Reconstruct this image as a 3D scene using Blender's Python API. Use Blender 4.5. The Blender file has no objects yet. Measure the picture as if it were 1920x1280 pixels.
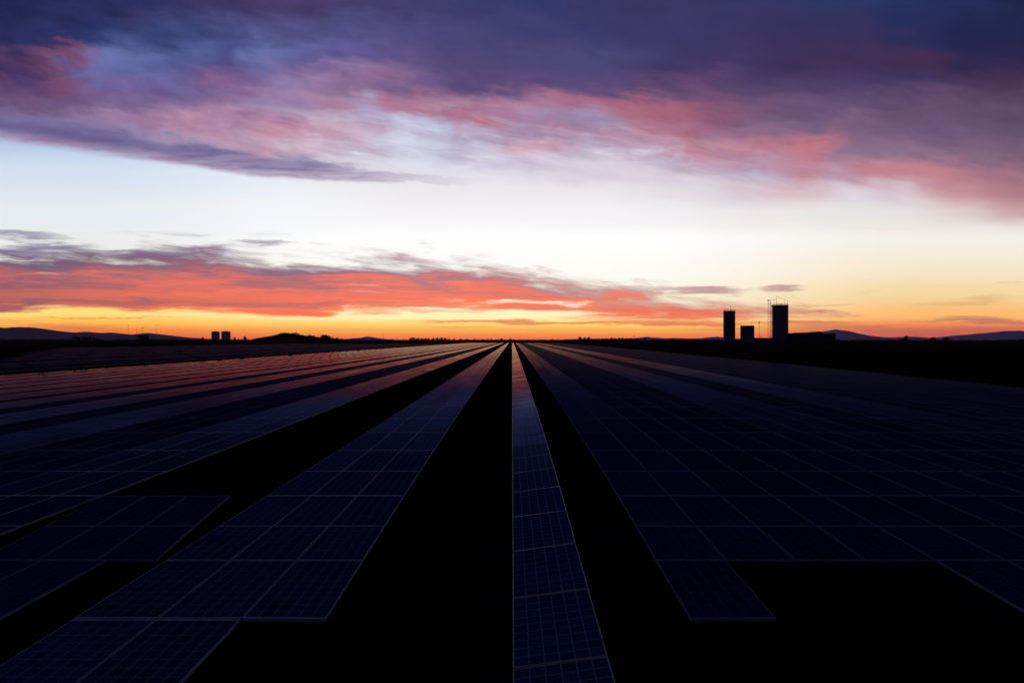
# A solar farm at dusk: panel rows running west to a sunset horizon, silos on the right.
import bpy, math, random
from mathutils import Vector

random.seed(7)
PI = math.pi
F = 1173.0            # focal length in photo pixels (22 mm on a 36 mm sensor, 1920 px wide)
CAMZ = 4.2            # camera height above the datum
# ------------------------------------------------------------------ sky
def lin(c):
    r = []
    for v in c:
        v = v / 255.0
        r.append(v / 12.92 if v <= 0.04045 else ((v + 0.055) / 1.055) ** 2.4)
    return r


class Tree:
    """Small builder for shader node maths."""

    def __init__(self, nt):
        self.nt = nt

    def new(self, kind, **kw):
        n = self.nt.nodes.new(kind)
        for k, v in kw.items():
            setattr(n, k, v)
        return n

    def put(self, sock, val):
        if isinstance(val, S):
            self.nt.links.new(val.s, sock)
        elif hasattr(val, 'is_output'):
            self.nt.links.new(val, sock)
        else:
            sock.default_value = val

    def math(self, op, a, b=None, c=None, clamp=False):
        n = self.new('ShaderNodeMath', operation=op, use_clamp=clamp)
        self.put(n.inputs[0], a)
        if b is not None:
            self.put(n.inputs[1], b)
        if c is not None:
            self.put(n.inputs[2], c)
        return S(self, n.outputs[0])

    def step(self, a, b, x):
        """Smooth step of x from a (0) to b (1)."""
        n = self.new('ShaderNodeMapRange', interpolation_type='SMOOTHSTEP')
        self.put(n.inputs['Value'], x)
        flip = a > b
        lo, hi = (b, a) if flip else (a, b)
        n.inputs['From Min'].default_value = lo
        n.inputs['From Max'].default_value = hi
        n.inputs['To Min'].default_value = 1.0 if flip else 0.0
        n.inputs['To Max'].default_value = 0.0 if flip else 1.0
        return S(self, n.outputs['Result'])

    def xyz(self, x, y, z=0.0):
        n = self.new('ShaderNodeCombineXYZ')
        self.put(n.inputs[0], x)
        self.put(n.inputs[1], y)
        self.put(n.inputs[2], z)
        return n.outputs[0]

    def noise(self, x, y, z=0.0, detail=6.0, rough=0.55, distort=0.0):
        flat = not isinstance(z, S)
        n = self.new('ShaderNodeTexNoise', noise_dimensions='2D' if flat else '3D')
        n.inputs['Scale'].default_value = 1.0
        n.inputs['Detail'].default_value = detail
        n.inputs['Roughness'].default_value = rough
        n.inputs['Distortion'].default_value = 0.0
        if distort:
            x = x + (self.warp - 0.5) * distort
            y = y + (self.warp - 0.5) * distort
        self.put(n.inputs['Vector'], self.xyz(x + z * 17.3, y + z * 7.1) if flat else self.xyz(x, y, z))
        return S(self, n.outputs[0])

    def curve(self, x, pts, lo, hi):
        """Piecewise smooth curve: pts are (x, value), x runs lo..hi."""
        vmin = min(p[1] for p in pts)
        vmax = max(p[1] for p in pts)
        sp = max(vmax - vmin, 1e-6)
        n = self.new('ShaderNodeFloatCurve')
        c = n.mapping.curves[0]
        q = [((p[0] - lo) / (hi - lo), (p[1] - vmin) / sp) for p in pts]
        c.points[0].location = q[0]
        c.points[1].location = q[-1]
        for p in q[1:-1]:
            c.points.new(*p)
        n.mapping.update()
        xx = (x - lo) * (1.0 / (hi - lo))
        self.put(n.inputs['Value'], xx)
        return S(self, n.outputs[0]) * sp + vmin

    def ramp(self, x, pts, lo=0.0, hi=1.0, mode='EASE'):
        """Colour ramp: pts are (x, sRGB 0-255)."""
        n = self.new('ShaderNodeValToRGB')
        cr = n.color_ramp
        cr.interpolation = mode
        while len(cr.elements) < len(pts):
            cr.elements.new(0.5)
        for e, (p, col) in zip(cr.elements, sorted(pts)):
            e.position = (p - lo) / (hi - lo)
            e.color = lin(col) + [1.0]
        self.put(n.inputs[0], (x - lo) * (1.0 / (hi - lo)) if isinstance(x, S) else x)
        return n.outputs[0]

    def mix(self, f, a, b, blend='MIX'):
        n = self.new('ShaderNodeMix', data_type='RGBA', blend_type=blend, clamp_factor=True)
        self.put(n.inputs[0], f)
        for i, v in ((6, a), (7, b)):
            if isinstance(v, tuple):
                n.inputs[i].default_value = lin(v) + [1.0]
            else:
                self.put(n.inputs[i], v)
        return n.outputs[2]

    def grid(self, x, y, rows, lo, hi, mode='EASE'):
        """Colours over x for a stack of heights y, blended between heights."""
        out = None
        prev = None
        for yy, pts in rows:
            c = self.ramp(x, pts, lo, hi, mode)
            if out is None:
                out = c
            else:
                out = self.mix(self.step(prev, yy, y), out, c)
            prev = yy
        return out


class S:
    def __init__(self, t, s):
        self.t, self.s = t, s

    def __add__(self, o): return self.t.math('ADD', self, o)
    def __radd__(self, o): return self.t.math('ADD', o, self)
    def __sub__(self, o): return self.t.math('SUBTRACT', self, o)
    def __rsub__(self, o): return self.t.math('SUBTRACT', o, self)
    def __mul__(self, o): return self.t.math('MULTIPLY', self, o)
    def __rmul__(self, o): return self.t.math('MULTIPLY', o, self)
    def __truediv__(self, o): return self.t.math('DIVIDE', self, o)
    def max(self, o): return self.t.math('MAXIMUM', self, o)
    def min(self, o): return self.t.math('MINIMUM', self, o)


def build_world():
    w = bpy.data.worlds.new("World")
    bpy.context.scene.world = w
    w.use_nodes = True
    nt = w.node_tree
    nt.nodes.clear()
    T = Tree(nt)
    tc = T.new('ShaderNodeTexCoord')
    sep = T.new('ShaderNodeSeparateXYZ')
    nt.links.new(tc.outputs['Generated'], sep.inputs[0])
    dx, dy, dz = (S(T, sep.outputs[i]) for i in range(3))
    dyc = dy.max(0.2)
    # chart of the western half of the sky: X runs 0..19.2 south to north,
    # Y is 6.37 on the horizon and falls with the tangent of the elevation
    X = dx / dyc * 11.73 + 9.6
    Y = 6.37 - dz / dyc * 11.73
    Xc = X.max(-3.0).min(22.0)
    Yc = Y.max(-6.0).min(6.6)

    # --- turbulence
    T.warp = T.noise(X * 0.9, (Y - X * 0.15) * 2.4, 1.7, 3, 0.5)
    n1 = T.noise(X * 0.42, (Y - X * 0.13) * 0.95, 3.1, 5, 0.56)
    n2 = T.noise(X * 0.55, (Y - X * 0.1) * 1.3, 11.7, 3, 0.55)
    fine = T.noise(X * 1.1, (Y - X * 0.16) * 3.6, 5.5, 5, 0.62, 0.6)
    streak = T.noise(X * 0.33, Y * 4.2, 21.0, 5, 0.6, 0.4)
    streak2 = T.noise(X * 0.6, (Y + X * 0.04) * 9.0, 31.0, 4, 0.6, 0.3)
    wisp = T.noise(X * 0.55 - Y * 0.5, (Y - X * 0.09) * 3.4, 7.7, 5, 0.6, 0.5)
    billow = T.noise(X * 1.6, (Y - X * 0.25) * 2.6, 47.0, 5, 0.6, 0.8)
    amp = T.step(4.2, 2.4, Y) * 0.85 + 0.15
    Xw = X + (n2 - 0.5) * 2.6 * amp + (billow - 0.5) * 0.7 * amp
    Yw = Y + ((n1 - 0.5) * 1.0 + (fine - 0.5) * 0.45 + (wisp - 0.5) * 0.4) * amp * T.step(0.0, 4.0, X + T.step(2.4, 1.6, Y) * 6.0)
    Xw = Xw.max(-3.0).min(22.0)
    Yw = Yw.max(-6.0).min(6.6)

    # --- clear sky
    left = T.ramp(Yc, [(-4, (24, 36, 78)), (0, (50, 66, 118)), (1.2, (104, 118, 172)), (2.0, (150, 166, 208)), (2.6, (180, 200, 228)), (3.3, (212, 224, 240)),
                       (4.0, (230, 235, 240)), (4.6, (236, 236, 234)), (5.4, (250, 236, 190)), (5.85, (255, 218, 120)),
                       (6.05, (255, 184, 78)), (6.2, (250, 130, 60)), (6.36, (226, 84, 56))], -4, 6.6)
    mid = T.ramp(Yc, [(-4, (24, 36, 78)), (0, (50, 66, 118)), (1.2, (110, 122, 176)), (2.0, (170, 182, 216)), (2.6, (212, 220, 238)), (3.3, (238, 241, 247)),
                      (3.9, (250, 250, 252)), (4.5, (255, 255, 255)), (5.1, (255, 253, 248)), (5.7, (255, 248, 218)),
                      (5.93, (255, 236, 176)), (6.08, (255, 206, 104)), (6.2, (255, 176, 78)), (6.29, (255, 136, 68)), (6.37, (248, 108, 72))], -4, 6.6)
    right = T.ramp(Yc, [(-4, (24, 36, 78)), (0, (40, 54, 104)), (1.2, (90, 100, 150)), (2.4, (170, 176, 204)), (3.3, (222, 224, 232)),
                        (4.0, (232, 232, 232)), (4.5, (244, 239, 231)), (5.0, (248, 233, 206)), (5.5, (250, 219, 160)),
                        (5.9, (249, 183, 104)), (6.12, (238, 132, 82)), (6.28, (220, 98, 78)), (6.37, (205, 84, 80))], -4, 6.6)
    clear = T.mix(T.step(1.5, 7.5, X), left, mid)
    clear = T.mix(T.step(11.5, 17.5, X), clear, right)

    lift = T.new('ShaderNodeVectorMath', operation='SCALE')
    nt.links.new(clear, lift.inputs[0])
    T.put(lift.inputs['Scale'], 1.03 + T.step(5.6, 6.0, Y) * 0.20)
    clear = lift.outputs[0]
    # --- high deck of altocumulus, low-frequency colours over (X, Y)
    G = [
        (-5.0, [(0, (16, 20, 46)), (9, (22, 25, 54)), (19, (16, 18, 42))]),
        (-1.2, [(0, (32, 36, 76)), (4, (54, 50, 94)), (9, (54, 52, 98)), (13, (46, 48, 92)), (19, (26, 32, 66))]),
        (0.1, [(0, (36, 40, 82)), (2, (42, 47, 96)), (4, (64, 56, 100)), (6, (73, 63, 108)), (8, (68, 62, 112)), (10, (52, 58, 108)),
               (12, (61, 55, 98)), (14, (54, 54, 98)), (16, (42, 56, 102)), (17.5, (37, 47, 94)), (19, (32, 38, 74))]),
        (0.6, [(0, (42, 44, 90)), (1.5, (43, 54, 104)), (3, (58, 70, 120)), (5, (80, 80, 130)), (7, (80, 76, 128)), (9, (72, 68, 118)),
               (11, (60, 62, 112)), (13, (60, 54, 100)), (15, (56, 50, 92)), (17, (40, 46, 92)), (19, (34, 38, 78))]),
        (1.1, [(0, (60, 48, 90)), (1.2, (88, 60, 98)), (2.1, (100, 106, 166)), (3, (84, 96, 150)), (4, (76, 76, 132)), (5, (100, 112, 166)),
               (6, (96, 88, 146)), (7.5, (90, 80, 128)), (9, (82, 72, 118)), (11, (76, 72, 118)), (13, (63, 56, 100)), (15, (62, 50, 90)),
               (17, (66, 46, 80)), (19, (44, 38, 76))]),
        (1.6, [(0, (80, 58, 105)), (1.3, (102, 68, 106)), (2.3, (104, 100, 160)), (3.1, (98, 84, 140)), (4, (128, 94, 138)), (5, (122, 96, 146)),
               (6, (150, 120, 160)), (7, (138, 105, 145)), (8, (104, 86, 132)), (9, (86, 70, 118)), (11, (84, 72, 118)), (13, (90, 66, 108)),
               (15, (76, 58, 98)), (17, (62, 50, 92)), (19, (66, 46, 78))]),
        (2.0, [(0, (108, 75, 115)), (1, (98, 76, 115)), (2, (108, 82, 126)), (3, (118, 102, 150)), (4, (150, 112, 152)), (5.5, (160, 128, 166)),
               (6.5, (178, 134, 158)), (7.2, (176, 160, 196)), (8, (176, 112, 136)), (9, (182, 108, 124)), (10, (165, 115, 145)),
               (11, (158, 98, 122)), (12, (168, 95, 112)), (13.3, (135, 80, 106)), (14.5, (104, 76, 110)), (16, (90, 68, 105)),
               (17.5, (92, 66, 98)), (19, (78, 54, 84))]),
        (2.4, [(0, (120, 108, 150)), (1, (130, 110, 150)), (2, (142, 114, 152)), (3, (165, 126, 162)), (4, (185, 140, 166)), (5, (200, 142, 162)),
               (6, (205, 158, 178)), (7, (200, 190, 220)), (8, (200, 204, 230)), (9, (186, 178, 208)), (10, (162, 138, 172)), (11, (158, 136, 170)),
               (12, (178, 112, 128)), (13, (150, 92, 116)), (14, (130, 98, 128)), (15, (112, 88, 124)), (16, (118, 88, 118)), (17.5, (95, 72, 108)),
               (19, (84, 62, 92))]),
        (2.8, [(0, (180, 196, 226)), (3, (196, 186, 212)), (4, (205, 180, 205)), (5, (205, 168, 188)), (6, (225, 192, 206)), (7, (224, 228, 244)),
               (8, (215, 222, 240)), (9, (204, 198, 222)), (10, (212, 154, 170)), (11, (196, 184, 208)), (12, (190, 150, 174)), (13, (200, 118, 124)),
               (14, (186, 112, 124)), (15, (194, 110, 118)), (16, (128, 96, 128)), (17, (120, 90, 118)), (18, (110, 80, 110)), (19, (98, 70, 100))]),
        (3.2, [(0, (204, 218, 236)), (6, (236, 236, 246)), (9, (230, 232, 242)), (10, (222, 216, 230)), (12, (226, 216, 230)), (13, (202, 172, 190)),
               (14, (186, 164, 190)), (15, (192, 128, 140)), (15.6, (178, 142, 166)), (16.5, (192, 120, 126)), (17.5, (195, 114, 116)),
               (18.5, (158, 92, 106)), (19.2, (134, 80, 102))]),
        (3.6, [(0, (222, 230, 240)), (6, (243, 244, 248)), (11, (244, 243, 247)), (12.8, (234, 228, 234)), (14, (222, 206, 214)), (15, (224, 186, 190)),
               (16, (226, 216, 224)), (17, (220, 200, 208)), (18, (196, 132, 138)), (19.2, (172, 104, 114))]),
        (4.0, [(0, (232, 236, 240)), (7, (250, 250, 252)), (11, (252, 252, 253)), (15, (238, 237, 237)), (17, (234, 230, 230)), (18, (226, 208, 206)), (19.2, (200, 160, 160))]),
        (4.35, [(0, (234, 236, 238)), (9, (254, 254, 255)), (15, (242, 238, 232)), (18, (238, 230, 220)), (19.2, (232, 216, 206))]),
    ]
    deck = T.grid(Xw, Yw, G, -3, 22)
    # cloud body texture: broad billows plus fine streaks, strongest in the deck
    body = T.step(3.6, 2.2, Y + (n1 - 0.5) * 0.6) * (1.0 - T.step(6.0, 10.0, X) * T.step(1.9, 1.0, Y) * 0.65)
    tex = 1.0 + ((billow - 0.5) * 0.5 + (fine - 0.5) * 0.3 + (wisp - 0.5) * 0.25) * body
    mul = T.new('ShaderNodeVectorMath', operation='SCALE')
    nt.links.new(deck, mul.inputs[0])
    T.put(mul.inputs['Scale'], tex)
    deck = mul.outputs[0]
    # salmon light on the folds along the lower rim of the deck
    rim = T.curve(Xc, [(-3, 1.2), (0, 1.35), (2, 1.55), (4, 1.9), (6, 2.25), (8, 2.12), (10, 2.2), (12, 2.45), (14, 2.75), (16, 3.05), (18, 3.3), (19.2, 3.45), (22, 3.6)], -3, 22)
    rd = Y - rim + (n1 - 0.5) * 0.9
    rim_m = T.step(-0.75, -0.05, rd) * T.step(0.8, 0.1, rd)
    fold = T.step(0.40, 0.74, T.noise(X * 0.5, (Y - X * 0.13) * 3.0, 71.0, 5, 0.58, 1.2))
    deck = T.mix(rim_m * fold * (0.08 + T.step(3.5, 7.5, X) * 0.4), deck, (194, 118, 132))
    veil = T.step(0.38, 0.7, T.noise(X * 0.6 + wisp, (Y - X * 0.14) * 3.6, 101.0, 5, 0.6, 0.8)) * T.step(3.5, 2.9, Y - T.step(11.0, 16.0, X) * 0.55) * T.step(1.6, 2.2, Y - T.step(9.0, 16.0, X) * 1.0) * T.step(3.0, 6.0, X)
    deck = T.mix(veil * (0.42 - T.step(13.5, 16.0, X) * 0.34), deck, (160, 142, 182))
    lane = T.step(0.42, 0.72, T.noise(X * 0.5, (Y - X * 0.12) * 3.2, 111.0, 5, 0.6, 0.8)) * T.step(1.7, 2.3, Y - T.step(9.0, 15.0, X) * 0.9) * T.step(3.2, 2.9, Y - T.step(9.0, 15.0, X) * 0.7) * T.step(3.5, 6.0, X)
    deck = T.mix(lane * (0.38 - T.step(14.0, 16.5, X) * 0.33), deck, (222, 224, 240))
    deck = T.mix(T.step(1.2, 2.0, Y) * 0.17, deck, T.ramp(Yc, [(1.0, (92, 80, 126)), (2.2, (146, 124, 162)), (3.2, (190, 168, 190)), (4.2, (226, 214, 220))], -4, 6.6))
    # pale blue openings in the southern deck
    hole = T.step(0.44, 0.78, T.noise(X * 0.7, (Y - X * 0.2) * 1.5, 83.0, 5, 0.58, 0.7)) * T.step(0.8, 2.2, X) * T.step(7.5, 5.0, X) * T.step(0.3, 0.9, Y) * T.step(2.3, 1.6, Y)
    deck = T.mix(hole * 0.36, deck, (112, 124, 182))
    # two burning patches
    for cx, cy, rx, ry, col, a in ((1.35, 1.05, 0.55, 0.17, (150, 80, 102), 0.3), (1.35, 1.62, 0.7, 0.13, (150, 80, 102), 0.3)):
        ex = (X - cx + (n2 - 0.5) * 1.0) * (1.0 / rx)
        ey = (Y - cy - (X - cx) * 0.16 + (fine - 0.5) * 1.3 + (wisp - 0.5) * 0.6) * (1.0 / ry)
        deck = T.mix(T.step(1.6, 0.0, ex * ex + ey * ey) * a, deck, col)

    rc0 = T.curve(Xc, [(-3, 1.95), (0, 2.36), (2, 2.65), (4, 2.93), (6, 3.21), (7.5, 3.39), (9.2, 3.47), (12, 3.5), (22, 3.6)], -3, 22)
    cover = T.step(4.5, 4.0, Yw) * (1.0 - T.step(-0.05, 0.25, Y - rc0) * T.step(8.0, 4.5, X))
    sky = T.mix(cover, clear, deck)

    # --- long grey-violet roll below the deck
    rc = T.curve(Xc, [(-3, 1.95), (0, 2.33), (2, 2.62), (4, 2.9), (6, 3.18), (7.5, 3.36), (9.2, 3.44), (12, 3.5), (22, 3.6)], -3, 22)
    rt = T.curve(Xc, [(-3, 0.42), (0, 0.36), (2, 0.32), (4, 0.28), (6, 0.22), (7.5, 0.13), (9.2, 0.06), (12, 0.03), (22, 0.03)], -3, 22)
    q = (Y - rc + (n1 - 0.5) * 0.16 + (fine - 0.5) * T.step(0.35, -0.35, Y - rc) * 0.6 + (wisp - 0.5) * 0.22) / rt
    roll = T.step(-1.25, -0.3, q) * T.step(1.05, 0.6, q) * T.step(9.6, 6.5, X) * (0.86 + (streak - 0.5) * 1.4)
    rollc = T.ramp(q, [(-1, (128, 124, 168)), (0.1, (104, 94, 142)), (0.8, (158, 130, 166))], -1, 1.2)
    rollc = T.mix(T.step(4.0, 9.0, X), rollc, (188, 176, 198))
    sky = T.mix(roll, sky, rollc)

    # --- bank of stratus over the western horizon
    top = T.curve(Xc, [(-3, 4.7), (0, 4.78), (1, 4.84), (2, 4.86), (3, 4.76), (4, 4.86), (5.2, 5.06), (6.2, 5.06), (7.2, 4.96), (8.3, 5.1), (9.3, 5.16), (10.3, 5.3), (11.3, 5.4),
                       (12.3, 5.5), (13.5, 5.62), (15, 5.8), (22, 5.9)], -3, 22)
    top = top - T.step(13.5, 8.0, X) * 0.15
    bot = T.curve(Xc, [(-3, 5.84), (0, 5.83), (2, 5.83), (2.7, 5.9), (4, 5.87), (5, 5.95), (5.9, 5.96), (6.6, 5.84), (7.6, 5.84), (9, 5.84), (10, 5.9), (11.5, 5.96), (13, 6.02), (15, 6.0), (22, 6.0)], -3, 22)
    yb = Y + (streak - 0.5) * 0.42 + (streak2 - 0.5) * 0.12
    yt = Y + (wisp - 0.5) * 1.05 + (streak - 0.5) * 0.55 + (fine - 0.5) * 0.25 + T.step(0.0, 9.0, X) * 0.02
    t = (Y + (streak - 0.5) * 1.0 + (wisp - 0.5) * 0.5 - top) / (bot - top)
    ragged = T.step(-0.2, 0.28, yt - top)
    bank = ragged * T.step(0.03, -0.09, yb - bot)
    holes = T.step(0.60, 0.72, T.noise(X * 0.42, Y * 5.5, 63.0, 4, 0.55, 0.5)) * T.step(5.2, 7.0, X) * T.step(0.35, 0.75, t)
    thin = T.step(0.40, 0.60, T.noise(X * 0.3, Y * 4.5, 77.0, 4, 0.58, 0.5) + T.step(16.5, 10.5, X) * 0.3 - 0.08)
    bank = bank * (1.0 - holes * 0.75) * thin
    BG = [
        (0.24, [(0, (104, 78, 118)), (3, (116, 84, 120)), (6, (136, 94, 126)), (9, (168, 112, 134)), (12, (196, 134, 142)), (14, (190, 124, 132))]),
        (0.54, [(0, (176, 86, 102)), (2, (208, 98, 98)), (4, (226, 102, 94)), (6, (226, 104, 98)), (8, (242, 112, 96)), (10, (245, 110, 92)), (12, (240, 116, 98)), (14, (238, 138, 112))]),
        (0.76, [(0, (194, 92, 88)), (2, (212, 98, 86)), (4, (236, 104, 78)), (6, (250, 108, 82)), (8, (250, 114, 88)), (10, (250, 110, 86)), (12, (250, 120, 92)), (14, (246, 126, 92))]),
        (0.97, [(0, (182, 86, 90)), (2, (206, 95, 86)), (4, (245, 108, 72)), (6, (255, 128, 78)), (8, (255, 138, 88)), (10, (250, 124, 86)), (12, (250, 124, 86)), (14, (246, 120, 82))]),
    ]
    bankc = T.grid(Xc, t, BG, -3, 22)
    dark = T.step(0.43, 0.68, T.noise(X * 0.3 + wisp * 0.6, (Y - X * 0.012) * 6.2 + streak * 0.8, 91.0, 5, 0.58, 0.5))
    bankc = T.mix(dark * 0.72, bankc, T.ramp(Xc, [(0, (124, 76, 106)), (6, (172, 94, 108)), (12, (204, 116, 112))], -3, 22))
    lite = T.step(0.52, 0.66, T.noise(X * 0.34, Y * 8.0 + wisp, 17.0, 4, 0.55, 0.5)) * T.step(0.2, 0.5, t)
    bankc = T.mix(lite * 0.5, bankc, T.ramp(Xc, [(0, (214, 104, 96)), (5, (255, 112, 84)), (10, (255, 136, 100)), (14, (255, 170, 120))], -3, 22))
    cap = T.step(0.46, 0.02, (yt - top) * 1.6 + (wisp - 0.5) * 0.8)
    bankc = T.mix(cap * 0.85, bankc, T.ramp(Xc, [(0, (98, 78, 118)), (4, (112, 84, 120)), (7, (138, 96, 124)), (10, (178, 118, 130)), (14, (206, 140, 134))], -3, 22))
    glow = T.new('ShaderNodeVectorMath', operation='MULTIPLY')
    nt.links.new(bankc, glow.inputs[0])
    glow.inputs[1].default_value = (1.10, 1.20, 1.02)
    sky = T.mix(bank * 0.97, sky, glow.outputs[0])

    # --- torn shreds above the bank in the south
    shred = T.step(0.55, 0.72, T.noise(X * 0.36, (Y - X * 0.03) * 4.6, 131.0, 5, 0.58, 0.5)) * T.step(4.3, 4.55, Y) * T.step(5.1, 4.85, Y) * T.step(6.8, 4.0, X)
    sky = T.mix(shred * 0.75, sky, (128, 112, 150))
    # --- single flecks and low bars (centre X, Y, half-length, half-height, tilt, colour, strength)
    for cx, cy, rx, ry, tl, col, a in ((5.0, 4.54, 0.62, 0.055, 0.02, (120, 108, 140), 0.7), (0.5, 4.42, 0.9, 0.06, 0.05, (124, 114, 154), 0.8), (0.6, 4.63, 1.0, 0.07, -0.03, (112, 98, 140), 0.85),
                                       (14.65, 5.41, 0.5, 0.06, 0.02, (176, 122, 138), 0.8), (13.1, 5.43, 1.0, 0.08, 0.0, (176, 112, 132), 0.8),
                                       (12.3, 5.38, 1.1, 0.05, 0.0, (206, 160, 170), 0.6),
                                       (10.8, 6.05, 3.0, 0.05, 0.002, (240, 116, 80), 0.85), (12.6, 5.97, 1.9, 0.07, 0.0, (246, 120, 86), 0.8), (12.9, 5.84, 1.7, 0.08, 0.0, (240, 112, 92), 0.75), (13.2, 6.07, 1.4, 0.05, 0.0, (238, 112, 84), 0.75),
                                       (18.5, 6.02, 1.3, 0.06, 0.01, (178, 108, 104), 0.75), (18.2, 5.94, 0.7, 0.025, 0.0, (190, 122, 98), 0.7), (18.0, 5.65, 0.9, 0.07, -0.1, (216, 164, 116), 0.45),
                                       (15.6, 5.73, 0.5, 0.018, 0.0, (206, 150, 98), 0.6), (15.3, 6.07, 1.1, 0.035, 0.0, (206, 110, 92), 0.75), (16.6, 6.17, 2.2, 0.085, 0.0, (206, 104, 92), 0.55),
                                       (18.8, 6.2, 1.4, 0.08, 0.0, (206, 100, 86), 0.4), (1.9, 5.95, 1.8, 0.016, 0.0, (206, 130, 80), 0.6), (1.2, 6.13, 1.1, 0.1, 0.05, (226, 112, 76), 0.5),
                                       (8.6, 6.14, 0.9, 0.02, 0.0, (240, 150, 84), 0.5), (13.6, 6.17, 0.8, 0.02, 0.0, (226, 120, 82), 0.5), (19.0, 5.31, 0.4, 0.014, -0.04, (226, 186, 140), 0.6),
                                       (16.5, 4.28, 1.0, 0.03, 0.0, (236, 224, 214), 0.4)):
        ex = (X - cx + (streak - 0.5) * 1.2 * rx) * (1.0 / rx)
        ey = (Y - cy - (X - cx) * tl + (streak2 - 0.5) * 3.2 * ry + (streak - 0.5) * 0.16 + (fine - 0.5) * 0.12) * (1.0 / ry)
        sky = T.mix(T.step(1.35, -0.1, ex * ex + ey * ey) * (a * 0.92), sky, col)

    # --- the eastern half and the zenith: deep dusk blue with a faint violet belt
    el = dz
    east = T.ramp(el, [(0.0, (54, 50, 84)), (0.12, (66, 54, 92)), (0.3, (44, 46, 88)), (1.0, (18, 22, 50))], 0, 1)
    sky = T.mix(T.step(0.2, 0.42, dy), east, sky)
    bg = T.new('ShaderNodeBackground')
    nt.links.new(sky, bg.inputs['Color'])
    bg.inputs['Strength'].default_value = 1.0
    out = T.new('ShaderNodeOutputWorld')
    nt.links.new(bg.outputs[0], out.inputs['Surface'])
    w.cycles.sampling_method = 'NONE'
# ------------------------------------------------------------------ helpers
COL = bpy.context.scene.collection


TS = 1.0              # bar thickness factor for the big far structures


class MB:
    """Collects verts and faces (with a material slot each) into one mesh."""

    def __init__(self):
        self.v, self.f, self.m, self.uv = [], [], [], {}

    def quad(self, a, b, c, d, m=0, uv=None):
        i = len(self.v)
        self.v += [tuple(a), tuple(b), tuple(c), tuple(d)]
        if uv:
            self.uv[len(self.f)] = uv
        self.f.append((i, i + 1, i + 2, i + 3))
        self.m.append(m)

    def tri(self, a, b, c, m=0):
        i = len(self.v)
        self.v += [tuple(a), tuple(b), tuple(c)]
        self.f.append((i, i + 1, i + 2))
        self.m.append(m)

    def hexa(self, p, m=0):
        """Eight corners: four below (counter-clockwise), four above."""
        i = len(self.v)
        self.v += [tuple(q) for q in p]
        for q in ((3, 2, 1, 0), (4, 5, 6, 7), (0, 1, 5, 4), (1, 2, 6, 5), (2, 3, 7, 6), (3, 0, 4, 7)):
            self.f.append(tuple(i + k for k in q))
            self.m.append(m)

    def box(self, x0, x1, y0, y1, z0, z1, m=0):
        self.hexa([(x0, y0, z0), (x1, y0, z0), (x1, y1, z0), (x0, y1, z0), (x0, y0, z1), (x1, y0, z1), (x1, y1, z1), (x0, y1, z1)], m)

    def tube(self, pts, r, n=6, m=0, r1=None, cap=True):
        """Round bar along a polyline, tapering from r to r1."""
        pts = [Vector(p) for p in pts]
        r1 = (r if r1 is None else r1) * TS
        r = r * TS
        base = len(self.v)
        for k, p in enumerate(pts):
            t = (pts[min(k + 1, len(pts) - 1)] - pts[max(k - 1, 0)]).normalized()
            ref = Vector((0, 0, 1)) if abs(t.z) < 0.9 else Vector((1, 0, 0))
            u = t.cross(ref).normalized()
            w = t.cross(u)
            rr = r + (r1 - r) * k / max(len(pts) - 1, 1)
            for j in range(n):
                a = 2 * PI * j / n
                self.v.append(tuple(p + u * math.cos(a) * rr + w * math.sin(a) * rr))
        for k in range(len(pts) - 1):
            for j in range(n):
                a, b = base + k * n + j, base + k * n + (j + 1) % n
                self.f.append((a, b, b + n, a + n))
                self.m.append(m)
        if cap:
            self.f.append(tuple(base + j for j in range(n))[::-1])
            self.f.append(tuple(base + (len(pts) - 1) * n + j for j in range(n)))
            self.m += [m, m]

    def lathe(self, prof, n=40, m=0, cx=0.0, cy=0.0, caps=True):
        """Turned body from (radius, z) pairs."""
        base = len(self.v)
        for r, z in prof:
            for j in range(n):
                a = 2 * PI * j / n
                self.v.append((cx + r * math.cos(a), cy + r * math.sin(a), z))
        for k in range(len(prof) - 1):
            for j in range(n):
                a, b = base + k * n + j, base + k * n + (j + 1) % n
                self.f.append((a, b, b + n, a + n))
                self.m.append(m)
        if caps:
            self.f.append(tuple(base + j for j in range(n))[::-1])
            self.f.append(tuple(base + (len(prof) - 1) * n + j for j in range(n)))
            self.m += [m, m]

    def build(self, name, mats, parent=None, loc=None):
        me = bpy.data.meshes.new(name)
        me.from_pydata(self.v, [], self.f)
        for mt in (mats if isinstance(mats, (list, tuple)) else [mats]):
            me.materials.append(mt)
        if any(self.m):
            me.polygons.foreach_set('material_index', self.m)
        if self.uv:
            ul = me.uv_layers.new(name='UVMap')
            for fi, quv in self.uv.items():
                for li, q in zip(me.polygons[fi].loop_indices, quv):
                    ul.data[li].uv = q
        me.update()
        o = bpy.data.objects.new(name, me)
        COL.objects.link(o)
        if parent is not None:
            o.parent = parent
        if loc is not None:
            o.location = loc
        return o


def tag(o, label=None, cat=None, group=None, kind=None):
    for k, v in (('label', label), ('category', cat), ('group', group), ('kind', kind)):
        if v:
            o[k] = v
    return o


def empty(name, loc, rz=0.0):
    o = bpy.data.objects.new(name, None)
    o.empty_display_size = 0.5
    o.location = loc
    o.rotation_euler = (0, 0, rz)
    COL.objects.link(o)
    return o


def copy_tree(o, parent=None):
    kids = list(o.children)
    c = o.copy()
    COL.objects.link(c)
    if parent is not None:
        c.parent = parent
    for k in kids:
        copy_tree(k, c)
    return c


def smooth(o, ang=None):
    for p in o.data.polygons:
        p.use_smooth = True
    return o


# ------------------------------------------------------------------ materials
def mat(name):
    m = bpy.data.materials.new(name)
    m.use_nodes = True
    m.node_tree.nodes.clear()
    return m, Tree(m.node_tree)


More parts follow.
